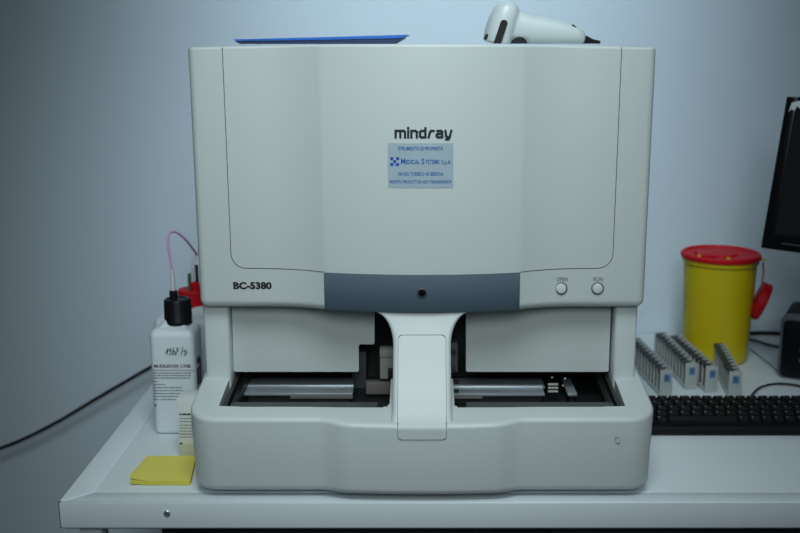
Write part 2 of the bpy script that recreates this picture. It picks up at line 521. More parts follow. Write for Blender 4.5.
# ---- pillar
def ypil(z):
    pts = [(.820, 1.2215), (.850, 1.2215), (.855, 1.2220), (.860, 1.2245), (.866, 1.2295), (.885, 1.2425), (.910, 1.2600), (.935, 1.2750), (.955, 1.2850), (.972, 1.2935), (.992, 1.3010)]
    for (z0, y0), (z1, y1) in zip(pts, pts[1:]):
        if z <= z1:
            t = (z-z0)/(z1-z0); return y0+(y1-y0)*max(0, t)
    return pts[-1][1]
def wpil(z):
    if z > .945:
        t = (z-.945)/.043; t = min(1, t); return .0385 + .030*(1-math.sqrt(max(0, 1-t*t)))
    if z < .875: return .0385 + .006*((.875-z)/.03)**1.5 if z > .845 else .0445
    return .0385
bm = nb(); rings = []
zs = [.82+(.9895-.82)*i/60 for i in range(61)]
# smooth ypil by averaging
def yps(z): return sum(ypil(z+d*.0035) for d in range(-3, 4))/7
for z in zs:
    w = wpil(z); y = yps(z); r = .006; P = []
    for k in range(7):
        a = PI + (PI/2)*k/6; P.append(Vector((-w+r+r*math.cos(a), y+r+r*math.sin(a), z)))
    for k in range(7):
        a = -PI/2 + (PI/2)*k/6; P.append(Vector((w-r+r*math.cos(a), y+r+r*math.sin(a), z)))
    yb = max(y+.03, 1.34)
    P.append(Vector((w, yb, z))); P.append(Vector((-w, yb, z)))
    rings.append(P)
loft(bm, rings)
pillar = bm_link('centre_pillar', bm, 'housing', an, 22)
# pillar door: a slightly raised plate with a rounded outline and its gap line
def front_y(x, z):
    zt = zdeck(ybf(x)); r = .0055
    if z < zt-r: yb = ybf(x)
    elif z < zt: yb = ybf(x) + r - math.sqrt(max(0, r*r-(z-zt+r)**2))
    else: yb = 9
    return min(yps(z), yb)
DW = .0315; ZT = at(421, 334.5, 1.29).z; ZL = at(421, 440, 1.2175).z
def rounded(w, z0, z1, r, step=.004):
    P = []
    for cx, cz, a0 in ((w-r, z0+r, -PI/2), (w-r, z1-r, 0), (-w+r, z1-r, PI/2), (-w+r, z0+r, PI)):
        for k in range(5):
            a = a0+(PI/2)*k/4; P.append((cx+r*math.cos(a), cz+r*math.sin(a)))
    out = []
    for i in range(len(P)):
        a = Vector(P[i]); b = Vector(P[(i+1) % len(P)]); n = max(1, int((b-a).length/step))
        for k in range(n): out.append(a.lerp(b, k/n))
    return out
bm = nb(); NZ = 50
rows = []
for i in range(NZ+1):
    z = ZL + (ZT-ZL)*i/NZ
    d = min(i, NZ-i)*(ZT-ZL)/NZ; r = .005
    w = DW if d >= r else DW - r + math.sqrt(max(0, r*r-(r-d)**2))
    rows.append([bm.verts.new((x, front_y(x, z)-.0009, z)) for x in (-w, 0, w)])
for a, b in zip(rows, rows[1:]):
    for i in range(2): bm.faces.new((a[i], a[i+1], b[i+1], b[i]))
pd = bm_link('pillar_door', bm, 'housing', an, 30)
ol = rounded(DW, ZL, ZT, .005)
bm = nb(); tube(bm, [(p.x, front_y(p.x, p.y)-.0001, p.y) for p in ol] + [(ol[0].x, front_y(ol[0].x, ol[0].y)-.0001, ol[0].y)], .0006, 6)
bm_link('door_gap', bm, 'seam', pd)

# ---- mechanism in the bay
mech = []
def pbox(name, px0, px1, py0, py1, Y, th, m, bev=.001):
    a = at(px0, py1, Y); b = at(px1, py0, Y)
    return bx(name, a.x, b.x, Y, Y+th, a.z, b.z, m, an, bev)
# left rail
def railx(name, px0, px1, yn, yfar, z, m):
    a = at(px0, 388, yn).x; b = at(px1, 388, yn).x
    bx('rail_support', a+.004, b-.004, yn+.006, yfar-.002, .8385, z-.0042, 'cavity', an)
    return bx(name, a, b, yn, yfar, z-.004, z, m, an, .0008)
r1 = railx('transport_rail', 244, 352.5, 1.352, 1.383, .8545, 'metal')
r2 = railx('transport_rail', 244, 352.5, 1.3845, 1.420, .8545, 'metal')
a = at(244, 388, 1.352).x; b = at(352, 388, 1.352).x
bx('rail_lip', a, b, 1.381, 1.3865, .8545, .8565, 'metaledge', r1)
bx('tray_strip', at(289, 395, 1.33).x, at(352, 395, 1.33).x, 1.342, 1.3475, .8500, .8532, 'brown', an)
pbox('carriage_block', 380, 397, 348, 379, 1.37, .012, 'beige')
pbox('carriage_cover', 379.6, 397, 349.5, 357.5, 1.366, .012, 'beige')
pbox('carriage_slot', 388, 396, 369, 380, 1.3645, .02, 'cavity')
pbox('gripper', 366, 394, 382, 394.5, 1.375, .012, 'brown')
pbox('probe_guide', 352, 366, 352, 398, 1.42, .02, 'darkgrey')
# right rails
r3 = railx('transport_rail', 447, 545, 1.350, 1.379, .8545, 'metal')
r4 = railx('transport_rail', 447, 545, 1.3805, 1.418, .8545, 'metal')
a = at(447, 388, 1.352).x; b = at(545, 388, 1.352).x
bx('rail_lip', a, b, 1.3765, 1.3825, .8545, .8568, 'metaledge', r3)
for py in (382.5, 391.5):
    pbox('sensor_slot', 447, 459, py-1.1, py+1.2, 1.353 if py > 385 else 1.385, .006, 'cavity', .0003)
bx('tray_strip', at(450, 395, 1.33).x, at(483, 395, 1.33).x, 1.342, 1.3475, .8500, .8532, 'brown', an)
e1 = railx('rail_end', 568, 577.5, 1.350, 1.418, .8545, 'metal')
for py in (384.5, 388, 391.5):
    p = at(553, py, 1.36)
    bm = nb(); tube(bm, [(at(548, py, 1.36).x, 1.36, p.z), (at(558, py, 1.36).x, 1.36, p.z)], .0018, 10)
    bm_link('drive_shaft', bm, 'beige', an)
for px, py in ((552, 377.5), (565, 378.5), (563, 385.5)):
    p = at(px, py, 1.40); bm = nb(); lathe(bm, [(.0018, 0), (.0018, .002), (.001, .0025)], p, 12, (0, -1, .5))
    bm_link('bay_screw', bm, 'metaledge', an)
pbox('bracket', 448.5, 458, 343, 372, 1.40, .02, 'brown')
for px, py in ((453.5, 351.5), (452.5, 369)):
    p = at(px, py, 1.40); bm = nb(); lathe(bm, [(.0045, 0), (.0045, .004), (.0025, .0045), (.002, .002)], p, 16, (0, -1, 0))
    bm_link('pulley', bm, 'darkgrey', an)
# scuffs on the base
bm = nb(); random.seed(3)
for cx, cy, n, sx, sy in ((617, 440, 9, 3.5, 3.5), (592, 486.0, 16, 9, 1.2), (645, 481, 5, 3, 1.5)):
    for i in range(n):
        px = cx+random.uniform(-sx, sx); py = cy+random.uniform(-sy, sy)
        x = at(px, py, 1.236).x; z = at(px, py, 1.236).z
        if z < .784 or abs(x) > .26: continue
        w = random.uniform(.0004, .0016); h = random.uniform(.0003, .0008)
        bm.faces.new([bm.verts.new((x+dx, ybf(x)-.0003, z+dz)) for dx, dz in ((-w, -h), (w, -h*.3), (w*.8, h), (-w*.6, h*.6))])
raw('scuff_mark', bm, 'scuff', base)

# ============================================================ THINGS ON TOP OF THE ANALYSER
fo = empty('document_folder', (-.15, 1.5, 1.336)); tag(fo, 'blue plastic document folder lying flat on top of the analyser', 'folder')
def slab(name, front, Y0, Y1, m, parent):
    bm = nb(); P = [at(px, py, Y0) for px, py in front]
    loft(bm, [P, [p + Vector((0, Y1-Y0, 0)) for p in P]])
    return bm_link(name, bm, m, parent, 0)
slab('cover', [(232.5, 39.4), (236, 40.9), (320, 39.9), (395, 38.3), (403, 37.4), (408.5, 34.7), (320, 37.2)], 1.42, 1.625, 'blue', fo)
slab('sheets', [(241, 41.0), (241, 41.9), (320, 40.7), (396, 39.2), (396, 38.4), (320, 39.95)], 1.424, 1.62, 'paper', fo)
slab('back_cover', [(234, 41.0), (240, 44.0), (393, 44.0), (404, 37.6), (395, 39.4), (320, 40.8), (241, 42.0)], 1.42, 1.625, 'navy', fo)

YS = 1.50
sn = empty('barcode_scanner', tuple(at(520, 44.8, YS))); tag(sn, 'white handheld barcode scanner lying on top of the analyser', 'scanner')
def eloft(bm, secs, n=28, e=2.0):
    """secs: (centre px,py), direction angle in picture plane, half width px, half depth m"""
    rings = []
    k = (at(501, 30, YS)-at(500, 30, YS)).x
    for (px, py, ang, hw, hd) in secs:
        c = at(px, py, YS); ax = Vector((math.cos(ang), 0, math.sin(ang)))
        ring = []
        for i in range(n):
            a = 2*PI*i/n; ca, sa = math.cos(a), math.sin(a)
            ca = math.copysign(abs(ca)**(2/e), ca); sa = math.copysign(abs(sa)**(2/e), sa)
            ring.append(c + ax*hw*k*ca + Vector((0, hd*sa, 0)))
        rings.append(ring)
    loft(bm, rings)
T = math.radians(-14)
bm = nb()
eloft(bm, [(497, 44.2, T, 14.5, .026), (499, 34, T, 15, .029), (502, 24, T, 15, .030), (505.5, 14, T, 13.8, .029), (508, 7, T, 11.5, .025), (509.3, 3, T, 8, .018), (509.8, 1.4, T, 4, .008)], e=2.4)
H = math.radians(80)
eloft(bm, [(505, 26, H, 16, .020), (518, 27.5, H, 16.5, .021), (532, 30.0, H, 14.5, .020), (550, 31.5, H, 13.2, .019), (567, 34.0, H, 11.0, .018), (577, 36.0, H, 9.0, .017), (583, 38.5, H, 6.4, .012), (585, 39.5, H, 3.5, .007)], e=2.3)
bd = bm_link('body', bm, 'scanner', sn)
finish(bd, [('REMESH', dict(mode='VOXEL', voxel_size=.0018)), ('SMOOTH', dict(factor=.6, iterations=14))])
zmin = 1.3382
for v in bd.data.vertices:
    if v.co.z < zmin: v.co.z = zmin
bd.data.materials.clear(); bd.data.materials.append(M['scanner'])
bd.data.polygons.foreach_set('use_smooth', [True]*len(bd.data.polygons))
def facing(px0, py0, px1, py1, w, Y, th, m, name, parent):
    """rounded bar between two picture points lying at depth Y"""
    a = at(px0, py0, Y); b = at(px1, py1, Y); t = (b-a).normalized(); q = Vector((-t.z, 0, t.x))
    P = []
    for k in range(9): an_ = -PI/2+PI*k/8; P.append(b + w*(math.cos(an_)*t + math.sin(an_)*q))
    for k in range(9): an_ = PI/2+PI*k/8; P.append(a + w*(math.cos(an_)*t + math.sin(an_)*q))
    bm = nb(); prism(bm, P, (0, th, 0)); return bm_link(name, bm, m, parent)
facing(497.5, 43, 504, 23.5, .0052, YS-.0305, .012, 'cap', 'scan_window', sn)
for v in sn.children[-1].data.vertices: v.co.z = max(v.co.z, 1.3382)
facing(485.5, 38.5, 487, 35.5, .0022, YS-.020, .012, 'cap', 'indicator', sn)
bm = nb(); c = at(519, 45.0, YS-.016)
lathe(bm, [(.0115, -.003), (.0115, .004), (.0095, .006)], c, 28, (0, -1, 0))
for v in bm.verts: v.co.z = max(v.co.z, 1.3382)
bm_link('trigger', bm, 'cap', sn)
facing(573, 25.6, 575.5, 27.6, .0016, YS-.012, .012, 'cap', 'cable_clip', sn)
bm = nb()
P = [at(580, 40.5, YS), at(586, 40.8, YS), at(593, 43.3, YS), at(600, 45.5, YS)]
P = [Vector((p.x, p.y, max(p.z, 1.3400))) for p in P]
tube(bm, P, [.0085, .0072, .0045, .0024], 12)
for v in bm.verts: v.co.z = max(v.co.z, 1.3382)
bm_link('cable_boot', bm, 'cap', sn)
bm = nb(); x_ = P[-1].x
tube(bm, [(x_-.004, YS, 1.3405), (x_-.002, YS+.03, 1.3405), (x_-.01, YS+.12, 1.3405), (x_-.03, YS+.20, 1.3405), (x_-.06, YS+.24, 1.3405)], .002, 8, 8)
bm_link('cable', bm, 'cable', sn)

# ============================================================ LEFT SIDE OBJECTS
def rbox_outline(x0, x1, y0, y1, r, n=6):
    P = []
    for cx, cy, a0 in ((x1-r, y0+r, -PI/2), (x1-r, y1-r, 0), (x0+r, y1-r, PI/2), (x0+r, y0+r, PI)):
        for k in range(n+1):
            a = a0+(PI/2)*k/n; P.append((cx+r*math.cos(a), cy+r*math.sin(a)))
    return P
def bottle_body(name, x0, x1, y0, y1, z0, zs_, neck_r, zn, m, parent, r=.010):
    """square bottle: straight wall, rounded shoulder, round neck"""
    bm = nb(); cx, cy = (x0+x1)/2, (y0+y1)/2
    O = rbox_outline(x0, x1, y0, y1, r)
    rings = []
    for d, z in ((.006, z0), (.002, z0+.0015), (.0005, z0+.004), (0, z0+.008)):
        rings.append([Vector((p.x, p.y, z)) for p in inset_outline(O, d)])
    rings.append([Vector((p[0], p[1], zs_-.006)) for p in O])
    for d, z in ((.0008, zs_-.002), (.003, zs_+.002), (.007, zs_+.006)):
        rings.append([Vector((p.x, p.y, z)) for p in inset_outline(O, d)])
    base_ = rings[-1]
    for t in (.12, .25, .4, .55, .7, .85, 1.0):
        ring = []
        for p in base_:
            d = Vector((p.x-cx, p.y-cy)); dn = d.normalized()*neck_r
            q = d.lerp(dn, t); ring.append(Vector((cx+q.x, cy+q.y, zs_+.006+(zn-zs_-.006)*(t**2.5))))
        rings.append(ring)
    rings.append([Vector((p.x, p.y, zn)) for p in rings[-1]])
    loft(bm, rings)
    return bm_link(name, bm, m, parent, 65)
bo = empty('reagent_bottle', (-.383, 1.493, BT))
tag(bo, 'white square reagent bottle with black screw cap and printed label by the analyser', 'bottle')
ROT = Matrix.Translation((-.383, 1.493, 0)) @ Matrix.Rotation(math.radians(0), 4, 'Z')
bx0, bx1, by0, by1 = -.4145, -.3465, 1.461, 1.525
bottle_body('body', bx0, bx1, by0, by1, BT, .9085, .0185, .925, 'bottle', bo)
capc = Vector((-.3752, 1.493))
bm = nb()
prof = [(.0200, .9185), (.0206, .9195), (.0206, .924), (.0203, .9245), (.0196, .9545), (.0184, .9568), (.014, .9572), (.0135, .9560), (.0, .9560)]
prof = prof[:-1] + [(.0005, .9560)]
lathe(bm, prof, (capc.x, capc.y, 0), 48)
cp = bm_link('screw_cap', bm, 'cap', bo)
bm = nb()
for k in range(36):
    a = 2*PI*k/36; r = .0206
    tube(bm, [(capc.x+r*math.cos(a), capc.y+r*math.sin(a), 0.926), (capc.x+(r-.0008)*math.cos(a), capc.y+(r-.0008)*math.sin(a), .955)], .0005, 4)
bm_link('grip_ribs', bm, 'cap', cp)
nx = at(173.3, 292, 1.493).x
bm = nb(); lathe(bm, [(.006, .957), (.006, .9690), (.0045, .970)], (nx, 1.493, 0), 20); bm_link('tube_nut', bm, 'cap', cp)
ztip = at(172, 270, 1.493).z
bm = nb(); lathe(bm, [(.0042, .969), (.0040, .985), (.0026, ztip)], (nx, 1.493, 0), 16); bm_link('tube_sleeve', bm, 'clear', cp)
bm = nb()
path = [at(172.5, 272, 1.493), at(169.5, 255, 1.495), at(167.8, 242, 1.50), at(169.5, 233.5, 1.505), at(175, 231.8, 1.515), at(183, 237, 1.525), at(190, 245, 1.54), at(197, 255, 1.56)]
tube(bm, path, .0019, 10, 8); bm_link('pink_tube', bm, 'pink', cp)
# bottle print
BY = by0
def bs(off=.0004): return lambda x, z: Vector((x, BY-off, z))
def brow(px0, px1, py, h, m, parent, surf, Y, bm=None, seed=0):
    rnd = random.Random(seed); x = px0
    while x < px1:
        w = min(rnd.uniform(1.5, 5), px1-x)
        a = at(x, py+h/2, Y); b = at(x+w, py-h/2, Y)
        bm.faces.new([bm.verts.new(surf(*p)) for p in ((a.x, a.z), (b.x, a.z), (b.x, b.z), (a.x, b.z))])
        x += w + rnd.uniform(.4, .9)
a = at(154.5, 368.6, BY); b = at(190.5, 364.4, BY)
text('label_lettering', 'M-53LEO(II) LYSE', a.x, b.x, a.z, b.z, bs(), 'blackink', bo, .03)
bm = nb()
for i, (py, e) in enumerate(((373, 191), (375.5, 191), (378, 190), (381.5, 158), (384.5, 165), (387.5, 182), (390.5, 184), (393.5, 180), (396.5, 188), (399.5, 176))):
    brow(153.5, e, py, .9, 'greyink', bo, bs(), BY, bm, i)
raw('small_print', bm, 'greyink', bo)
a = at(152.7, 370.6, BY); b = at(194, 370, BY)
bm = nb(); bm.faces.new([bm.verts.new(bs()(x, z)) for x, z in ((a.x, a.z), (b.x, a.z), (b.x, b.z), (a.x, b.z))]); raw('label_edge', bm, 'greyink', bo)
c = at(155.5, 405.5, BY); bm = nb(); lathe(bm, [(.0016, 0), (.0014, .0004)], (c.x, BY, c.z), 12, (0, -1, 0)); bm_link('dot', bm, 'blackink', bo)
# handwriting
hw = [[(165.5,353.5),(168,348.5),(167.2,354.5)], [(171,350.8),(169.2,351),(169.6,349),(171.2,348.8),(170.8,353.8),(169,354.6)],
      [(173.6,347.6),(172.4,354.8)], [(172.6,352.5),(174.6,351),(175.4,353),(173.4,354.5)], [(176.5,348.2),(177.8,351.2)], [(178.3,347.8),(175.6,355.6)],
      [(183.0,347.2),(181.0,355)], [(183.4,351.6),(185.0,350.2),(184.9,353.4)], [(186.2,350.2),(187.0,352.6),(185.0,355.4),(184.0,355.2)]]
bm = nb()
for L in hw:
    P = [at(px, py, BY) for px, py in L]
    strokes(bm, [[(p.x, p.z) for p in P]], .0012, bs())
raw('handwriting', bm, 'blackink', bo)
# side label (dark mark on the right wall of the bottle)
bm = nb()
for (y0, y1, z0, z1) in ((1.474, 1.488, .822, .850), (1.490, 1.503, .812, .860), (1.478, 1.500, .802, .815), (1.476, 1.497, .856, .866)):
    bm.faces.new([bm.verts.new((bx1+.0004, y, z)) for y, z in ((y0, z0), (y1, z0), (y1, z1), (y0, z1))])
raw('side_print', bm, 'darkgrey', bo)

# rear container with red cap
rc = empty('waste_container', (-.408, 1.71, BT))
tag(rc, 'white container with red screw cap standing behind the black capped bottle', 'container')
bottle_body('body', -.462, -.352, 1.655, 1.765, BT, .872, .030, .892, 'bottle', rc, .014)
rcx = at(192, 295, 1.71).x
bm = nb()
lathe(bm, [(.030, .878), (.0305, .880), (.0255, .8815), (.0245, .916), (.0225, .9185), (.0005, .919)], (rcx, 1.71, 0), 44)
rcap = bm_link('screw_cap', bm, 'redcap', rc)
nz = at(192, 283, 1.70).z
bm = nb(); cx_ = at(194.5, 280, 1.70).x
lathe(bm, [(.0085, .918), (.0085, .932), (.007, .934)], (cx_, 1.70, 0), 20); bm_link('nipple', bm, 'redcap', rcap)
bx('clip', at(188, 277, 1.70).x, at(190.5, 277, 1.70).x, 1.696, 1.704, .918, at(189, 273.5, 1.70).z, 'green', rcap, .0005)
bm = nb(); tube(bm, [(cx_-.003, 1.70, .933), at(193, 268, 1.70), at(194.5, 255, 1.71), at(200, 246, 1.72)], .0028, 10, 8); bm_link('clear_tube', bm, 'clear', rcap)
bx('connector', at(195.4, 270, 1.70).x, at(198, 270, 1.70).x, 1.697, 1.703, .932, at(196, 265, 1.70).z, 'cap', rcap, .0005)

# small carton
cb = empty('reagent_carton', (-.331, 1.392, BT)); tag(cb, 'small upright white carton tucked between reagent bottle and analyser', 'carton')
cx0, cx1, cy0, cy1 = -.3535, -.3095, 1.3727, 1.413; cz = .8385
bx('box', cx0, cx1, cy0, cy1, BT, cz, 'card', cb, .0008)
def cs(x, z): return Vector((x, cy0-.0004, z))
def cquad(px0, px1, py0, py1, name, m):
    a = at(px0, py1, cy0); b = at(px1, py0, cy0)
    a.x = max(a.x, cx0+.0003); b.x = min(b.x, cx1); a.z = max(a.z, BT+.001)
    bm = nb(); bm.faces.new([bm.verts.new(cs(*p)) for p in ((a.x, a.z), (b.x, a.z), (b.x, b.z), (a.x, b.z))]); return raw(name, bm, m, cb)
cquad(178, 205, 444, 456, 'label_band', 'cream')
bm = nb()
brow(179.5, 200, 414.2, 1.6, '', cb, cs, cy0, bm, 1)
raw('heading_print', bm, 'blackink', cb)
bm = nb()
for i, py in enumerate((418.5, 421.5, 425, 428, 431, 434, 437)): brow(180, 199, py, .8, '', cb, cs, cy0, bm, 10+i)
raw('small_print', bm, 'greyink', cb)
c = at(181.2, 443.5, cy0); bm = nb(); lathe(bm, [(.0018, 0), (.0016, .0005)], (c.x, cy0, c.z), 12, (0, -1, 0)); bm_link('dot', bm, 'blackink', cb)

# sticky note pad
npd = empty('sticky_note_pad', tuple(atz(163, 472))); tag(npd, 'pad of yellow sticky notes lying at the front left of the bench', 'notes')
A = atz(130.5, 485.3); B = atz(190.5, 485.3); Cc = atz(196.5, 459.5); D = atz(147, 459.5)
def pad(name, z0, z1, m, parent, curl=.0, n=14, grow=0):
    bm = nb(); rows = []
    for side in (0, 1):
        g = []
        for i in range(n+1):
            row = []
            for j in range(n+1):
                u, v = i/n, j/n
                p = (A.lerp(B, u)).lerp(D.lerp(Cc, u), v)
                c = Vector((p.x, p.y, 0)); ctr = (A+B+Cc+D)/4
                c = ctr + (c-ctr)*(1+grow); 
                lift = curl*max(0, (1-u)-.55)**2*4*(1-v)**1.2
                z = BT + (z0 if side == 0 else z1) + lift*(1 if side else .55)
                row.append(bm.verts.new((c.x, c.y, z)))
            g.append(row)
        rows.append(g)
    g0, g1 = rows
    for i in range(n):
        for j in range(n):
            bm.faces.new((g1[i][j], g1[i+1][j], g1[i+1][j+1], g1[i][j+1]))
            bm.faces.new((g0[i][j], g0[i][j+1], g0[i+1][j+1], g0[i+1][j]))
    for i in range(n):
        bm.faces.new((g0[i][0], g0[i+1][0], g1[i+1][0], g1[i][0])); bm.faces.new((g0[i+1][n], g0[i][n], g1[i][n], g1[i+1][n]))
        bm.faces.new((g0[0][i+1], g0[0][i], g1[0][i], g1[0][i+1])); bm.faces.new((g0[n][i], g0[n][i+1], g1[n][i+1], g1[n][i]))
    return bm_link(name, bm, m, parent, 30)
pad('sheet_stack', .0003, .0055, 'noteside', npd, .004, grow=-.004)
pad('top_sheet', .0056, .0060, 'note', npd, .0115)

# black cable hanging against the wall
bm = nb()
tube(bm, [Vector((-1.36, 1.97, .004)), Vector((-1.30, 1.985, .02)), Vector((-1.23, 1.99, .20)), Vector((-1.12, 1.99, .38)), at(-50, 466, 1.99), at(0, 448.5, 1.99), at(28, 437, 1.99), at(60, 420.5, 1.99), at(95, 399.5, 1.99), at(125, 382, 1.99), at(152, 366.5, 1.99), at(170, 358, 1.99), at(186, 353, 1.99)], .0037, 10, 8)
tag(bm_link('cable', bm, 'cable'), 'black cable slung across the white wall left of the bench', 'cable')

# ============================================================ RIGHT SIDE OBJECTS
# sharps container
SX, SY = .562, 1.850
sh = empty('sharps_container', (SX, SY, BT)); tag(sh, 'yellow plastic sharps container with red lid standing by the wall', 'container')
zl = .9480
bm = nb(); lathe(bm, [(.056, BT), (.0595, BT+.003), (.0610, BT+.02), (.0665, zl-.016), (.0670, zl-.010), (.0700, zl-.0095), (.0705, zl-.0015), (.068, zl-.001)], (SX, SY, 0), 64)
tub = bm_link('tub', bm, 'yellow', sh)
for z0, n in ((.848, 7), (.905, 9)):
    bm = nb()
    for i in range(n):
        a = math.radians(205 + 0); 
        z = z0 + i*.0048; t = (z-BT)/.2; r = .0604+.0062*t+.0003
        for a0, a1 in ((186, 188.4), (189.4, 191.6)):
            if (i*7+int(a0)) % 5 == 0: continue
            bm.faces.new([bm.verts.new((SX+r*math.cos(math.radians(aa)), SY+r*math.sin(math.radians(aa)), zz)) for aa, zz in ((a0, z), (a1, z), (a1, z+.0028), (a0, z+.0028))])
    raw('side_print', bm, 'brown', tub)
bm = nb(); lathe(bm, [(.0680, zl-.002), (.0725, zl-.002), (.0735, zl+.001), (.0730, zl+.005), (.0705, zl+.0075), (.066, zl+.0070), (.0645, zl+.004), (.030, zl+.0035), (.029, zl+.007), (.0005, zl+.0075)], (SX, SY, 0), 64)
lid = bm_link('lid', bm, 'redcap', sh)
bm = nb(); box(bm, SX-.048, SX-.018, SY-.035, SY+.01, zl+.0036, zl+.0085, .002); bm_link('lid_flap', bm, 'redcap', lid)
for px, py in ((699, 257.8), (728.5, 260.3)):
    p = atz(px, py-1, zl+.005); bm = nb(); lathe(bm, [(.0034, zl-.001), (.0034, zl+.008), (.002, zl+.0087)], (p.x, p.y, 0), 14); bm_link('rivet', bm, 'yellow', lid)
hx, hz = at(763, 262, SY-.02).x, at(763, 262, SY-.02).z
bm = nb(); box(bm, SX+.068, hx+.003, SY-.028, SY-.012, zl-.004, zl-.0005, .001); bm_link('rim_tab', bm, 'yellow', tub)
# hanging plug cap
cc = at(760, 301, SY-.02); axis = (.88, -.25, -.36)
bm = nb(); lathe(bm, [(.030, -.0095), (.036, -.0085), (.0365, .006), (.0345, .009), (.030, .0095), (.028, .0055), (.0005, .0055)], cc, 40, axis)
hc = bm_link('hanging_plug', bm, 'redcap', sh)
bm = nb(); tube(bm, [(hx, SY-.02, hz), at(763.5, 272, SY-.02), at(762, 283, SY-.02)], .0014, 8, 6); bm_link('strap', bm, 'redcap', hc)

# tube racks
def make_rack():
    t = empty('tube_rack', (0, 0, 0))
    L, W, Hh = .197, .0215, .047            # local: front face at y=0, runs to +y
    bm = nb()
    box(bm, -W/2, W/2, 0, L, 0, .006, .0008)                 # foot plate
    box(bm, W/2-.0018, W/2, 0, L, .006, Hh-.004, .0005)      # right wall
    box(bm, -W/2, W/2, 0, .0045, .006, Hh, .0010)            # front end
    box(bm, -W/2, W/2, L-.0045, L, .006, Hh, .0010)
    body = bm_link('body', bm, 'rack', t)
    n = 10; p = (L-.009)/n
    for i in range(n):
        yc = .0045 + p*(i+.5)
        bm = nb()                                            # ring round each tube place, open to the left
        if i < n-1: box(bm, -W/2+.0008, W/2-.0018, yc+p/2-.0014, yc+p/2+.0014, .006, Hh-.003, .0008)
        N = 10; ro, ri = p/2+.0002, p/2-.0026
        for (z0, z1) in ((Hh-.0065, Hh+.0012),):
            ringo = []; 
            pts = []
            for k in range(N+1):
                a = -PI*.58 + PI*1.16*k/N
                pts.append((math.cos(a), math.sin(a)))
            vo = [[bm.verts.new((c_*rr*.95+.0005, yc+s_*rr, z)) for c_, s_ in pts] for rr, z in ((ro, z0), (ro, z1), (ri, z1), (ri, z0))]
            for q in range(4):
                a_, b_ = vo[q], vo[(q+1) % 4]
                for k in range(N): bm.faces.new((a_[k], a_[k+1], b_[k+1], b_[k]))
        if len(bm.verts): bm_link('tube_holder', bm, 'racktan' if False else 'rack', t)
        bm = nb(); box(bm, -.0078, .0072, yc-.0064, yc+.0064, .0065, Hh-.006, .001)
        bm_link('slot_lining', bm, 'racktan', t)
        bm = nb(); box(bm, -.0102, .0066, yc-.0062, yc+.0062, Hh-.0062, Hh-.0002, .0012)
        bm_link('spring_clip', bm, 'rackclip', t)
    bm = nb()
    bm.faces.new([bm.verts.new((x, -.0004, z)) for x, z in ((-.0045, .026), (.0065, .026), (.0065, .040), (-.0045, .040))])
    lb = raw('label', bm, 'racklabel', t)
    bm = nb(); strokes(bm, [[(-.0018, .029), (-.0018, .037), (.002, .037), (.002, .029)], [(-.0018, .033), (.0035, .033)]], .0011, lambda x, z: Vector((x, -.0008, z)))
    raw('label_print', bm, 'darkblue', lb)
    return t
rack0 = make_rack()
def copy_tree(o, parent=None):
    c = o.copy(); C.objects.link(c)
    if parent is not None: c.parent = parent
    for ch in list(o.children): copy_tree(ch, c)
    return c
ZR = BT+.047
specs = [((667, 370.5), (632.0, 335), 'grey tube rack nearest the analyser, leftmost of the four'),
         ((692, 363.5), (659.5, 331.0), 'second grey tube rack from the analyser, standing slightly further back'),
         ((712.5, 366.5), (673.5, 333.0), 'third grey tube rack from the analyser, left of the gap before the last rack'),
         ((736, 372), (716.5, 338), 'rightmost grey tube rack, standing apart in front of yellow sharps container')]
for i, (f, b, lb) in enumerate(specs):
    P = atz(*f, ZR); Q = atz(*b, ZR); d = Q-P
    r = rack0 if i == 0 else copy_tree(rack0)
    r.location = (P.x, P.y, BT); r.rotation_euler = (0, 0, math.atan2(-d.x, d.y))
    tag(r, lb, 'rack', 'tube racks behind the keyboard')

# keyboard
kb = empty('keyboard', (.55, 1.50, BT)); tag(kb, 'black computer keyboard lying in front of the tube racks', 'keyboard')
KX0, KX1, KY0, KY1 = .318, .765, 1.4545, 1.560
def kz(y): return BT + .0125 + .0125*(y-KY0)/(KY1-KY0)
bm = nb()
prof = [(KY0+.002, BT+.001), (KY0, BT+.003), (KY0+.0003, kz(KY0)-.001), (KY0+.002, kz(KY0)+.0005), (KY0+.012, kz(KY0+.012)), (KY1-.002, kz(KY1)), (KY1, kz(KY1)-.002), (KY1, BT+.012), (KY1-.02, BT+.006)]
loft(bm, [[Vector((KX0, y, z)) for y, z in prof], [Vector((KX1, y, z)) for y, z in prof]])
kbody = bm_link('body', bm, 'kbd', kb)
for x in (KX0+.03, KX1-.05):
    bx('foot', x, x+.02, KY1-.014, KY1-.006, BT, BT+.012, 'kbd', kb)
slope = math.atan(.0125/(KY1-KY0)); kmesh = {}
def keymesh(w):
    k = round(w, 4)
    if k not in kmesh:
        bm = nb(); h = .0075; e = .0015; dp = .0155
        rings = [[Vector((sx*(w/2-i_), sy*(dp/2-i_), z)) for sx, sy in ((-1,-1),(1,-1),(1,1),(-1,1))] for i_, z in ((0, 0), (e*.8, h-.001), (e*1.3, h))]
        loft(bm, rings); bmesh.ops.recalc_face_normals(bm, faces=bm.faces)
        me = bpy.data.meshes.new('key'); bm.to_mesh(me); bm.free(); me.materials.append(M['key']); kmesh[k] = me
    return kmesh[k]
lbm = nb(); lbm.faces.new([lbm.verts.new((x, y, .0077)) for x, y in ((-.0042, .0012), (-.0018, .0012), (-.0018, .0042), (-.0042, .0042))])
lme = bpy.data.meshes.new('legend'); lbm.to_mesh(lme); lbm.free(); lme.materials.append(M['legend'])
count = 0; rest = nb()
pitch = .0182
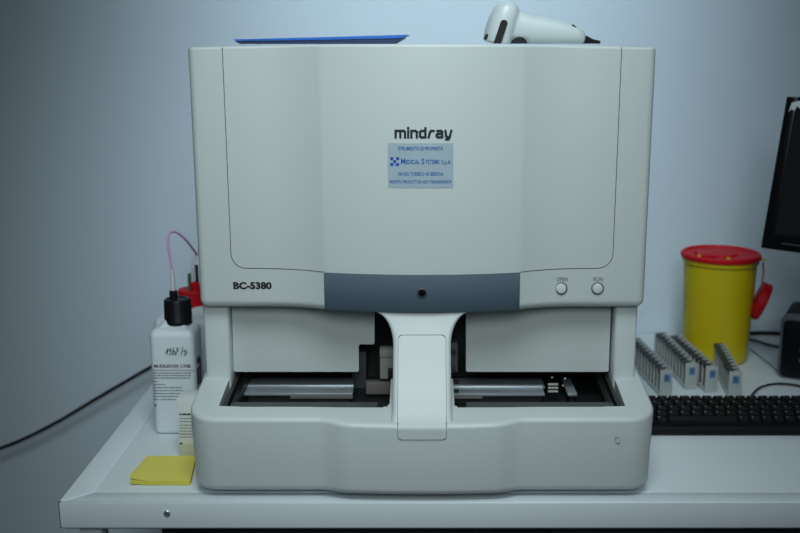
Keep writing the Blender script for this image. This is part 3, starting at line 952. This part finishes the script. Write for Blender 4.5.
for r in range(5):
    y = KY0 + .0215 + r*.0177
    x = KX0 + .010 + (0, .004, .009, .004, 0)[r]
    j = 0
    while x < KX1-.022:
        w = .0168
        if r == 0 and j == 3: w = .0168+pitch*5
        xc = x + w/2
        if count < 98 and x < .655:
            o = bpy.data.objects.new('key', keymesh(w)); C.objects.link(o); o.parent = kb
            o.matrix_parent_inverse = world_of(kb).inverted()
            o.location = (xc, y, kz(y)-.0008); o.rotation_euler = (slope, 0, 0)
            count += 1
            if w < .03:
                g = bpy.data.objects.new('legend', lme); C.objects.link(g); g.parent = o
        else:
            box(rest, xc-w/2, xc+w/2, y-.0077, y+.0077, kz(y)-.0008, kz(y)+.0065, .001, 1)
        x = x + w + (pitch-.0168); j += 1
ko = bm_link('key', rest, 'key', kb); ko['kind'] = 'stuff'
bm = nb()
tube(bm, [atz(750.5, 398, BT+.012), atz(753, 393.5, BT+.006), atz(760, 387.5, BT+.003), atz(772, 384, BT+.003), atz(787, 384, BT+.003), atz(803, 387, BT+.003), atz(830, 398, BT+.003)], .0019, 8, 8)
bm_link('cable', bm, 'cable', kb)

# monitor
P0 = Vector((.567, 1.65, CAMZ-.3354)); rgt = Vector((.77, -.64, 0)).normalized(); up = Vector((.042, .05, .246)).normalized()
up = (up - rgt*up.dot(rgt)).normalized(); back = up.cross(rgt).normalized()
if back.y < 0: back = -back
MW, MH = .44, .256
MT = Matrix((( rgt.x, back.x, up.x, P0.x), (rgt.y, back.y, up.y, P0.y), (rgt.z, back.z, up.z, P0.z), (0, 0, 0, 1)))
mo = empty('monitor', (P0.x+.19, P0.y-.10, BT)); tag(mo, 'black flat screen monitor tilted back at the right edge', 'monitor')
def mbox(name, x0, x1, y0, y1, z0, z1, m, parent, bev=.001):
    return bx(name, x0, x1, y0, y1, z0, z1, m, parent, bev, 2, MT)
bm = nb()
bw = .018
for a_ in ((0, bw, 0, MH), (MW-bw, MW, 0, MH), (bw-.001, MW-bw+.001, 0, .026), (bw-.001, MW-bw+.001, MH-bw, MH)):
    box(bm, a_[0], a_[1], 0, .016, a_[2], a_[3], .0018, 2, MT)
bz = bm_link('bezel', bm, 'gloss', mo)
mbox('screen', bw-.002, MW-bw+.002, .004, .010, .024, MH-bw+.002, 'screen', mo, 0)
bm = nb(); rings = []
for y, d in ((.0162, .001), (.022, .002), (.034, .03), (.040, .05)):
    rings.append([MT @ Vector((x, y, z)) for x, z in ((d, d), (MW-d, d), (MW-d, MH-d), (d, MH-d))])
loft(bm, rings); bm_link('back_shell', bm, 'kbd', mo)
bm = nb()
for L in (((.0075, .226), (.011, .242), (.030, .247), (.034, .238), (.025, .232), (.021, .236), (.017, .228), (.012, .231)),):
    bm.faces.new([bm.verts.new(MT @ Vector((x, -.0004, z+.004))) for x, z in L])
raw('painted_reflection', bm, 'white', bz)  # reflection on the gloss bezel, painted as a flat white patch
bm = nb()
for i in range(8): 
    x = .035+i*.0042
    bm.faces.new([bm.verts.new(MT @ Vector((xx, -.0004, zz))) for xx, zz in ((x, .010), (x+.003, .010), (x+.003, .0125), (x, .0125))])
raw('small_print', bm, 'darkgrey', bz)
mc = MT @ Vector((MW/2, .04, MH*.45)); bc = Vector((mc.x+.04, mc.y+.05, BT))
bm = nb(); tube(bm, [mc + Vector((0, 0, 0)), mc + (bc-mc)*.15 + Vector((.02, .02, 0)), (bc.x, bc.y, BT+.14), (bc.x, bc.y, BT+.008)], .018, 14, 6); bm_link('stand_neck', bm, 'kbd', mo)
bm = nb(); lathe(bm, [(.095, BT), (.096, BT+.005), (.08, BT+.011), (.02, BT+.014)], bc*1, 48) if False else lathe(bm, [(.078, 0), (.079, .005), (.068, .011), (.02, .014)], bc, 48)
bm_link('stand_base', bm, 'kbd', mo)

# small desk device
p0 = atz(776.5, 377); yaw = math.radians(-27)
DM = Matrix.Translation(p0) @ Matrix.Rotation(yaw, 4, 'Z')
dv = empty('desktop_device', tuple(p0 + Vector((.05, .03, 0)))); tag(dv, 'small black and grey desktop unit on the bench at right edge', 'device')
W_, D_, H_ = .135, .11, .119
def dloft(name, y0, y1, x0, x1, z0, z1, r, m, parent, e=.002):
    bm = nb(); O = rbox_outline(x0, x1, z0, z1, r); rings = []
    for y, d in ((y0, e), (y0+e*.4, e*.3), (y0+e, 0), (y1-e, 0), (y1, e)):
        rings.append([DM @ Vector((p.x, y, p.y)) for p in inset_outline(O, d)])
    loft(bm, rings); return bm_link(name, bm, m, parent, 40)
dloft('shell', .010, D_, .001, W_-.001, .001, H_-.001, .014, 'kbd', dv)
dloft('front_frame', 0, .0125, 0, W_, 0, H_, .014, 'device', dv)
fp = dloft('front_panel', -.0015, .004, .0045, W_-.0045, .003, H_-.010, .010, 'gloss', dv, .001)
bm = nb()
strokes(bm, [[(.0385, .0735), (.043, .0735)], ], .0022, lambda x, z: DM @ Vector((x, -.002, z)))
raw('red_mark', bm, 'redink', fp)
bm = nb()
strokes(bm, [[(.0385, .064), (.043, .064)], [(.037, .055), (.037, .059), (.041, .059)], [(.036, .038), (.039, .035), (.042, .038), (.039, .041), (.036, .038)], [(.047, .035), (.047, .041), (.052, .041)]], .0016, lambda x, z: DM @ Vector((x, -.002, z)))
raw('white_mark', bm, 'legend', fp)

# loose cables on the bench by the wall
def cable(pts, r, m, label):
    bm = nb(); tube(bm, pts, r, 8, 8); return tag(bm_link('cable', bm, m), label, 'cable')
cable([atz(700, 337, BT+.004), atz(735, 334.5, BT+.004), atz(760, 333, BT+.004), atz(785, 334, BT+.004), atz(830, 338, BT+.004)], .0042, 'cable', 'thick black cable lying along the wall behind the sharps container')
cable([atz(745, 338.5, BT+.003), atz(757, 341, BT+.003), atz(768, 344.5, BT+.003), atz(780, 346.5, BT+.003), atz(800, 347, BT+.003)], .0030, 'greycable', 'dark grey cable on the bench running from sharps container to small black unit')
cable([atz(750, 349, BT+.0012), atz(763, 359, BT+.0012), atz(772, 366, BT+.0012), atz(781, 375, BT+.0012), atz(800, 392, BT+.0012)][:4], .0010, 'greycable', 'thin grey wire crossing the bench in front of small black unit')

# ============================================================ LIGHT, CAMERA
def area(name, loc, target, sx, sy, power, col):
    l = bpy.data.lights.new(name, 'AREA'); l.shape = 'RECTANGLE'; l.size = sx; l.size_y = sy; l.energy = power; l.color = col
    o = bpy.data.objects.new(name, l); C.objects.link(o); o.location = loc
    o.rotation_euler = (Vector(target)-Vector(loc)).to_track_quat('-Z', 'Y').to_euler(); return o
def spot(name, loc, target, angle, power, col, rad):
    l = bpy.data.lights.new(name, 'SPOT'); l.spot_size = math.radians(angle); l.spot_blend = 1; l.energy = power; l.color = col; l.shadow_soft_size = rad
    o = bpy.data.objects.new(name, l); C.objects.link(o); o.location = loc
    o.rotation_euler = (Vector(target)-Vector(loc)).to_track_quat('-Z', 'Y').to_euler(); return o
spot('wall_vignette_spot', (.12, .90, 2.55), (.07, 1.96, 1.50), 54, 92, (.76, .93, 1.0), .25)  # unseen spot added; its cone imitates lens vignetting on the wall
spot('analyser_vignette_spot', (.00, .34, 2.45), (-.05, 1.30, 1.06), 54, 66, (.86, .98, 1.0), .38)  # added source, fading outward from the analyser like a lens vignette
spot('front_fill_spot', (.00, -.75, 2.05), (-.04, 1.30, 1.10), 40, 74, (.86, .98, 1.0), .40)  # unseen frontal spot put in to lift the shade under the housing
area('room_lamp', (.3, .2, 2.6), (0, 1.5, .95), 1.6, 1.0, 3.4, (.84, .97, 1.0))
w = bpy.data.worlds.new('world'); SC.world = w; w.use_nodes = True
w.node_tree.nodes['Background'].inputs[0].default_value = (.62, .80, 1.0, 1)
w.node_tree.nodes['Background'].inputs[1].default_value = .022
cam = bpy.data.cameras.new('camera'); co = bpy.data.objects.new('camera', cam); C.objects.link(co)
co.location = (0, 0, CAMZ); co.rotation_euler = (PI/2-PITCH, 0, 0)
cam.sensor_width = 36; cam.lens = 36*F/800; cam.shift_x = -22/800; cam.clip_start = .01
cam.dof.use_dof = True; cam.dof.focus_distance = 1.34; cam.dof.aperture_fstop = 4.0
SC.camera = co
vs = SC.view_settings; vs.view_transform = 'Standard'; vs.look = 'None'; vs.gamma = 1; vs.exposure = 0; vs.use_curve_mapping = False
